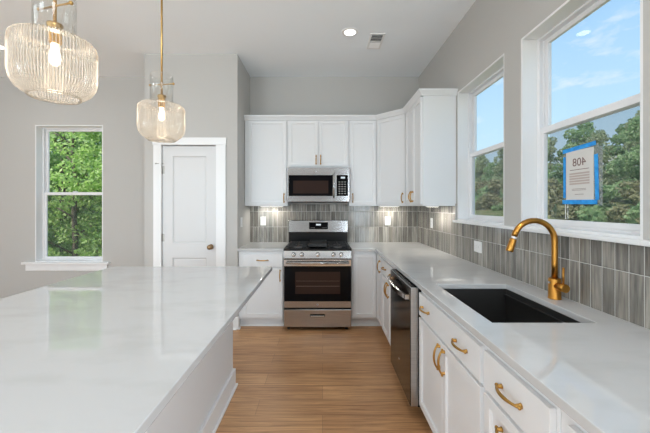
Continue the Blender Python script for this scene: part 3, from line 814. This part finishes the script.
# ------------------------------------------------------------------ under-cabinet lights
def strip(loc, L, rz, label, power):
    r = thing('under_cabinet_light', label, 'light', loc, rz, 'slim lights under the wall cabinets')
    MB().box(-L/2, L/2, -.02, .02, -.010, -.0005).build('housing', 'plastic_white', r, bevel=.002)
    MB().box(-L/2+.01, L/2-.01, -.014, .014, -.0115, -.0095).build('diffuser', 'strip_glow', r)
    d = bpy.data.lights.new('strip_lamp', 'AREA'); d.shape = 'RECTANGLE'; d.size = L-.02; d.size_y = .025; d.energy = power; d.color = (1, .96, .88)
    o = bpy.data.objects.new('strip_lamp', d); COL.objects.link(o); o.parent = r; o.location = (0, 0, -.013)
strip((-.66, 4.16, UZ0), .30, 0, 'slim light bar under the wall cabinet left of the microwave', 1.2)
strip((.86, 4.13, UZ0), .26, 0, 'slim light bar under the diagonal corner cabinet', 1.6)
strip((1.15, 3.36, UZ0), .30, PI/2, 'slim light bar under the cabinet on the window wall', 1.6)

# ------------------------------------------------------------------ outlets and switch
def outlet(name, loc, rz, label, horizontal=False, switch=False):
    r = thing(name, label, 'light switch' if switch else 'outlet', loc, rz)
    W_, H_ = (.124, .090) if horizontal else (.074, .116)
    pl = MB().box(-W_/2, W_/2, -.006, 0, -H_/2, H_/2).build('cover_plate', 'plastic_white', r, bevel=.002)
    a, b_ = (.034, .017) if horizontal else (.017, .034)
    MB().box(-a, a, -.009, -.005, -b_, b_).build('rocker' if switch else 'receptacle', 'plastic_white', r, bevel=.001)
    if not switch:
        q = MB()
        for s_ in (-1, 1):
            for e_ in (-1, 1):
                if horizontal: q.box(s_*.018-.004, s_*.018+.004, -.0094, -.0088, e_*.006-.001, e_*.006+.001)
                else: q.box(e_*.006-.001, e_*.006+.001, -.0094, -.0088, s_*.018-.004, s_*.018+.004)
        q.build('slots', 'plastic_slot', r)
    return r
outlet('wall_outlet', (-.79, YB-.010, 1.197), 0, 'white outlet on the tile left of the range')
outlet('wall_outlet', (.868, YB-.010, 1.197), 0, 'white outlet on the back wall tile right of the range, under the corner cabinet')
outlet('wall_outlet', (XW-.010, 3.73, 1.199), RR, 'white outlet on the window-wall tile under the wall cabinet')
outlet('wall_outlet', (XW-.010, 2.62, 1.063), RR, 'white outlet plate on the tile below the farther window', horizontal=True)
outlet('light_switch', (PX1, 3.80, 1.205), PI/2, 'white switch on the grey side wall left of the backsplash', switch=True)

# ------------------------------------------------------------------ notice taped to the near window
NX = XW+.1135
n_ = thing('paper_notice', 'white paper notice reading 408 backwards, stuck on the near window with blue tape', 'notice', (NX, 1.742, 1.565), RR)
# local x runs towards the camera, y outward (the glass is at y = 0), z up
MB().box(-.112, .120, -.0006, 0, -.150, .150).box(.12, .145, -.0006, 0, -.165, .135).build('plastic_sleeve', 'plastic_sleeve', n_)
MB().box(-.093, .093, -.0016, -.0008, -.138, .138).build('sheet', 'paper', n_)
def text(body, size, x, z, mat, parent):
    cu = bpy.data.curves.new('lettering', 'FONT'); cu.body = body; cu.size = size; cu.align_x = 'CENTER'; cu.extrude = .0002
    to = bpy.data.objects.new('lettering', cu); COL.objects.link(to)
    bpy.context.view_layer.update()
    me = bpy.data.meshes.new_from_object(to.evaluated_get(bpy.context.evaluated_depsgraph_get()))
    bpy.data.objects.remove(to)
    for v in me.vertices:                    # read from outside, so mirrored from the room
        x_, y_, z_ = v.co
        v.co = (-x_, z_, y_)
    return link('lettering', me, mat, parent, (x, -.0019, z))
text('408', .062, 0, .052, 'ink', n_)
q = MB()
q.box(-.065, .065, -.0019, -.0016, .030, .033)
for z in (-.075, -.082): q.box(-.05, .045, -.0019, -.0016, z, z+.0018)
q.box(-.03, .03, -.0019, -.0016, -.105, -.103)
q.build('printed_lines', 'ink', n_)
q = MB()
for k in range(5): q.box(-.068, .068, -.0019, -.0016, -.050+k*.014, -.041+k*.014)
q.build('printed_block', 'paper_block', n_)
def tape(cx, cz, L, Wd, a, col='blue_tape'):
    MB().box(-L/2, L/2, -.0030, -.0018, -Wd/2, Wd/2).build('tape_strip', col, n_, loc=(cx, 0, cz), rot=(0, -a, 0))
tape(-.005, .150, .225, .022, .05); tape(-.002, -.146, .235, .024, -.01); tape(-.104, -.005, .235, .018, PI/2); tape(.112, -.02, .235, .022, PI/2+.03)
MB().box(-.100, -.096, -.0014, -.0006, -.24, -.15).box(-.082, -.079, -.0014, -.0006, -.24, -.15).build('string_tie', 'plastic_white', n_)

# ------------------------------------------------------------------ outdoors
def ground_z(x, y):
    z = -1.6
    if x > 8: z += min(1, (x-8)/22)*2.6 + max(0, x-30)*.16
    if y > 9: z += min(1, (y-9)/30)*1.5
    return z
q = MB(); N = 30; g = {}
xs = np.linspace(-70, 90, N); ys = np.linspace(-50, 110, N)
for i, x in enumerate(xs):
    for j, y in enumerate(ys): g[i, j] = q.bm.verts.new((x, y, ground_z(x, y)))
for i in range(N-1):
    for j in range(N-1):
        fc = q.bm.faces.new((g[i, j], g[i+1, j], g[i+1, j+1], g[i, j+1])); fc.smooth = True
struct(q.build('ground', 'soil', normals=False))

def leaf_cloud(name, seed, lobes, n, size, mat):
    rg = np.random.default_rng(seed)
    L = np.array(lobes)                                   # cx cy cz rx ry rz
    wgt = L[:, 3]*L[:, 4]; idx = rg.choice(len(L), n, p=wgt/wgt.sum())
    d = rg.normal(size=(n, 3)); d /= np.linalg.norm(d, axis=1)[:, None]
    rad = rg.uniform(.35, 1.0, n)**.45
    pos = L[idx, :3] + d*L[idx, 3:6]*rad[:, None]
    a = rg.normal(size=(n, 3)) + np.array([0, 0, .0]); a /= np.linalg.norm(a, axis=1)[:, None]
    b_ = np.cross(a, rg.normal(size=(n, 3))); b_ /= np.linalg.norm(b_, axis=1)[:, None]
    s = (size*rg.uniform(.6, 1.35, n))[:, None]
    v = np.stack([pos-a*s, pos-b_*s*.55, pos+a*s, pos+b_*s*.55], 1).reshape(-1, 3)
    me = bpy.data.meshes.new(name)
    me.from_pydata(v.tolist(), [], np.arange(4*n).reshape(-1, 4).tolist())
    me.materials.append(MATS[mat])
    return me
def crown_lobes(seed, H, R, base, k):
    rg = random.Random(seed); out = []
    for i in range(k):
        f_ = (i+.5)/k
        z = base+(H-base)*f_
        env = R*(math.sin(PI*min(1, .22+.78*f_))**.7)
        a = rg.uniform(0, 2*PI); rr = env*rg.uniform(.15, .75)
        sz = R*rg.uniform(.32, .52)*(1.05-.45*f_)
        out.append((rr*math.cos(a), rr*math.sin(a), z-sz*.3, sz, sz, sz*rg.uniform(.55, .8)))
    return out
def trunk_mesh(seed, H, r, base):
    rg = random.Random(seed); q = MB()
    pts = [(rg.uniform(-1, 1)*.02*k, rg.uniform(-1, 1)*.02*k, H*.9*k/7) for k in range(8)]
    q.tube(pts, [r*(1-.11*k) for k in range(8)], 9)
    for k in range(9):
        z = base*.8+(H*.85-base*.8)*k/9; a = rg.uniform(0, 2*PI); l = H*rg.uniform(.12, .22)
        q.tube([(0, 0, z), (math.cos(a)*l*.5, math.sin(a)*l*.5, z+l*.35), (math.cos(a)*l, math.sin(a)*l, z+l*.6)], [r*.36, r*.24, r*.09], 6)
    me = bpy.data.meshes.new('trunk'); q.bm.to_mesh(me); q.bm.free(); me.materials.append(MATS['bark'])
    return me
def make_variant(seed, H, R, base, k, n, size, mat, tr):
    return (leaf_cloud('foliage', seed, crown_lobes(seed, H, R, base, k), n, size, mat), trunk_mesh(seed, H, tr, base))
def tree(variant, x, y, scale, rz, label, group, name='leafy_tree', z=None):
    r = thing(name, label, 'tree', (x, y, ground_z(x, y)-.05 if z is None else z), rz, group)
    r.scale = (scale,)*3
    link('trunk', variant[1], None, r); link('foliage', variant[0], None, r)
    return r
# woods behind the living-room window
near = [make_variant(11, 9.0, 2.6, 1.2, 26, 9000, .085, 'leaf_bright', .13),
        make_variant(12, 10.5, 2.8, 1.6, 26, 9000, .085, 'leaf_mid', .15),
        make_variant(13, 8.5, 2.4, 1.0, 24, 8500, .085, 'leaf_mid', .12)]
G1 = 'trees behind the left window'
LW = 'leafy green tree in the woods behind the left window'
for k, (x, y, v, s) in enumerate([(-8.2, 10.6, 0, .80), (-9.7, 12.0, 1, .95), (-11.6, 13.2, 2, 1.0), (-7.2, 13.5, 1, 1.0), (-12.6, 10.8, 0, .9), (-10.6, 16.0, 1, 1.2),
                                  (-13.8, 16.5, 0, 1.2), (-8.6, 17.5, 2, 1.3), (-16.5, 21.5, 1, 1.3), (-12.0, 22, 1, 1.4), (-17.5, 27, 2, 1.5)]):
    tree(near[v], x, y, s, k*1.7, LW, G1)
sm = make_variant(15, 1.9, .85, .1, 12, 2600, .06, 'leaf_bright', .03)
for k, (x, y, s) in enumerate([(-8.6, 9.6, .8), (-7.5, 9.9, .9), (-9.9, 10.4, .9), (-6.8, 9.3, .7)]):
    tree(sm, x, y, s, k*2.1, 'low bright green sapling in front of the woods, seen through the left window', 'saplings behind the left window', 'sapling')
# forested hillside beyond the windows over the sink
far = [make_variant(21, 10.5, 3.6, .6, 26, 7000, .21, 'leaf_far', .2),
       make_variant(22, 11.5, 3.8, .6, 28, 7000, .21, 'leaf_far_dull', .2),
       make_variant(23, 10.0, 3.4, .5, 24, 6500, .20, 'leaf_dark', .2)]
rg = random.Random(5)
G2 = 'trees on the hillside beyond the sink windows'
k = 0
for row, (xo, s0) in enumerate(((27, .68), (35, .87))):
    y = 12
    while y < 92:
        x = xo+rg.uniform(-1.5, 1.5)
        s = s0*rg.uniform(.85, 1.08)
        tree(far[k % 3], x, y, s, k*1.3, 'broad green tree on the hillside beyond the sink windows', G2)
        y += (4.6 if row == 0 else 4.9)*rg.uniform(.85, 1.15)*(1+row*.15); k += 1
leaf_mat('leaf_scrub', (.26, .27, .15), (.34, .34, .20), (.42, .41, .27))
bush = [make_variant(31, 3.0, 2.1, .1, 14, 2200, .17, 'leaf_scrub', .05), make_variant(32, 2.4, 1.8, .1, 12, 1800, .17, 'leaf_far', .05)]
y = 9; k = 0
while y < 56:
    tree(bush[k % 2], 19.5+rg.uniform(-.8, .8), y, rg.uniform(.85, 1.2), k*1.9, 'low scrubby bush at the foot of the forest beyond the sink windows', 'bushes at the forest foot', 'bush')
    y += 1.9*rg.uniform(.85, 1.2); k += 1
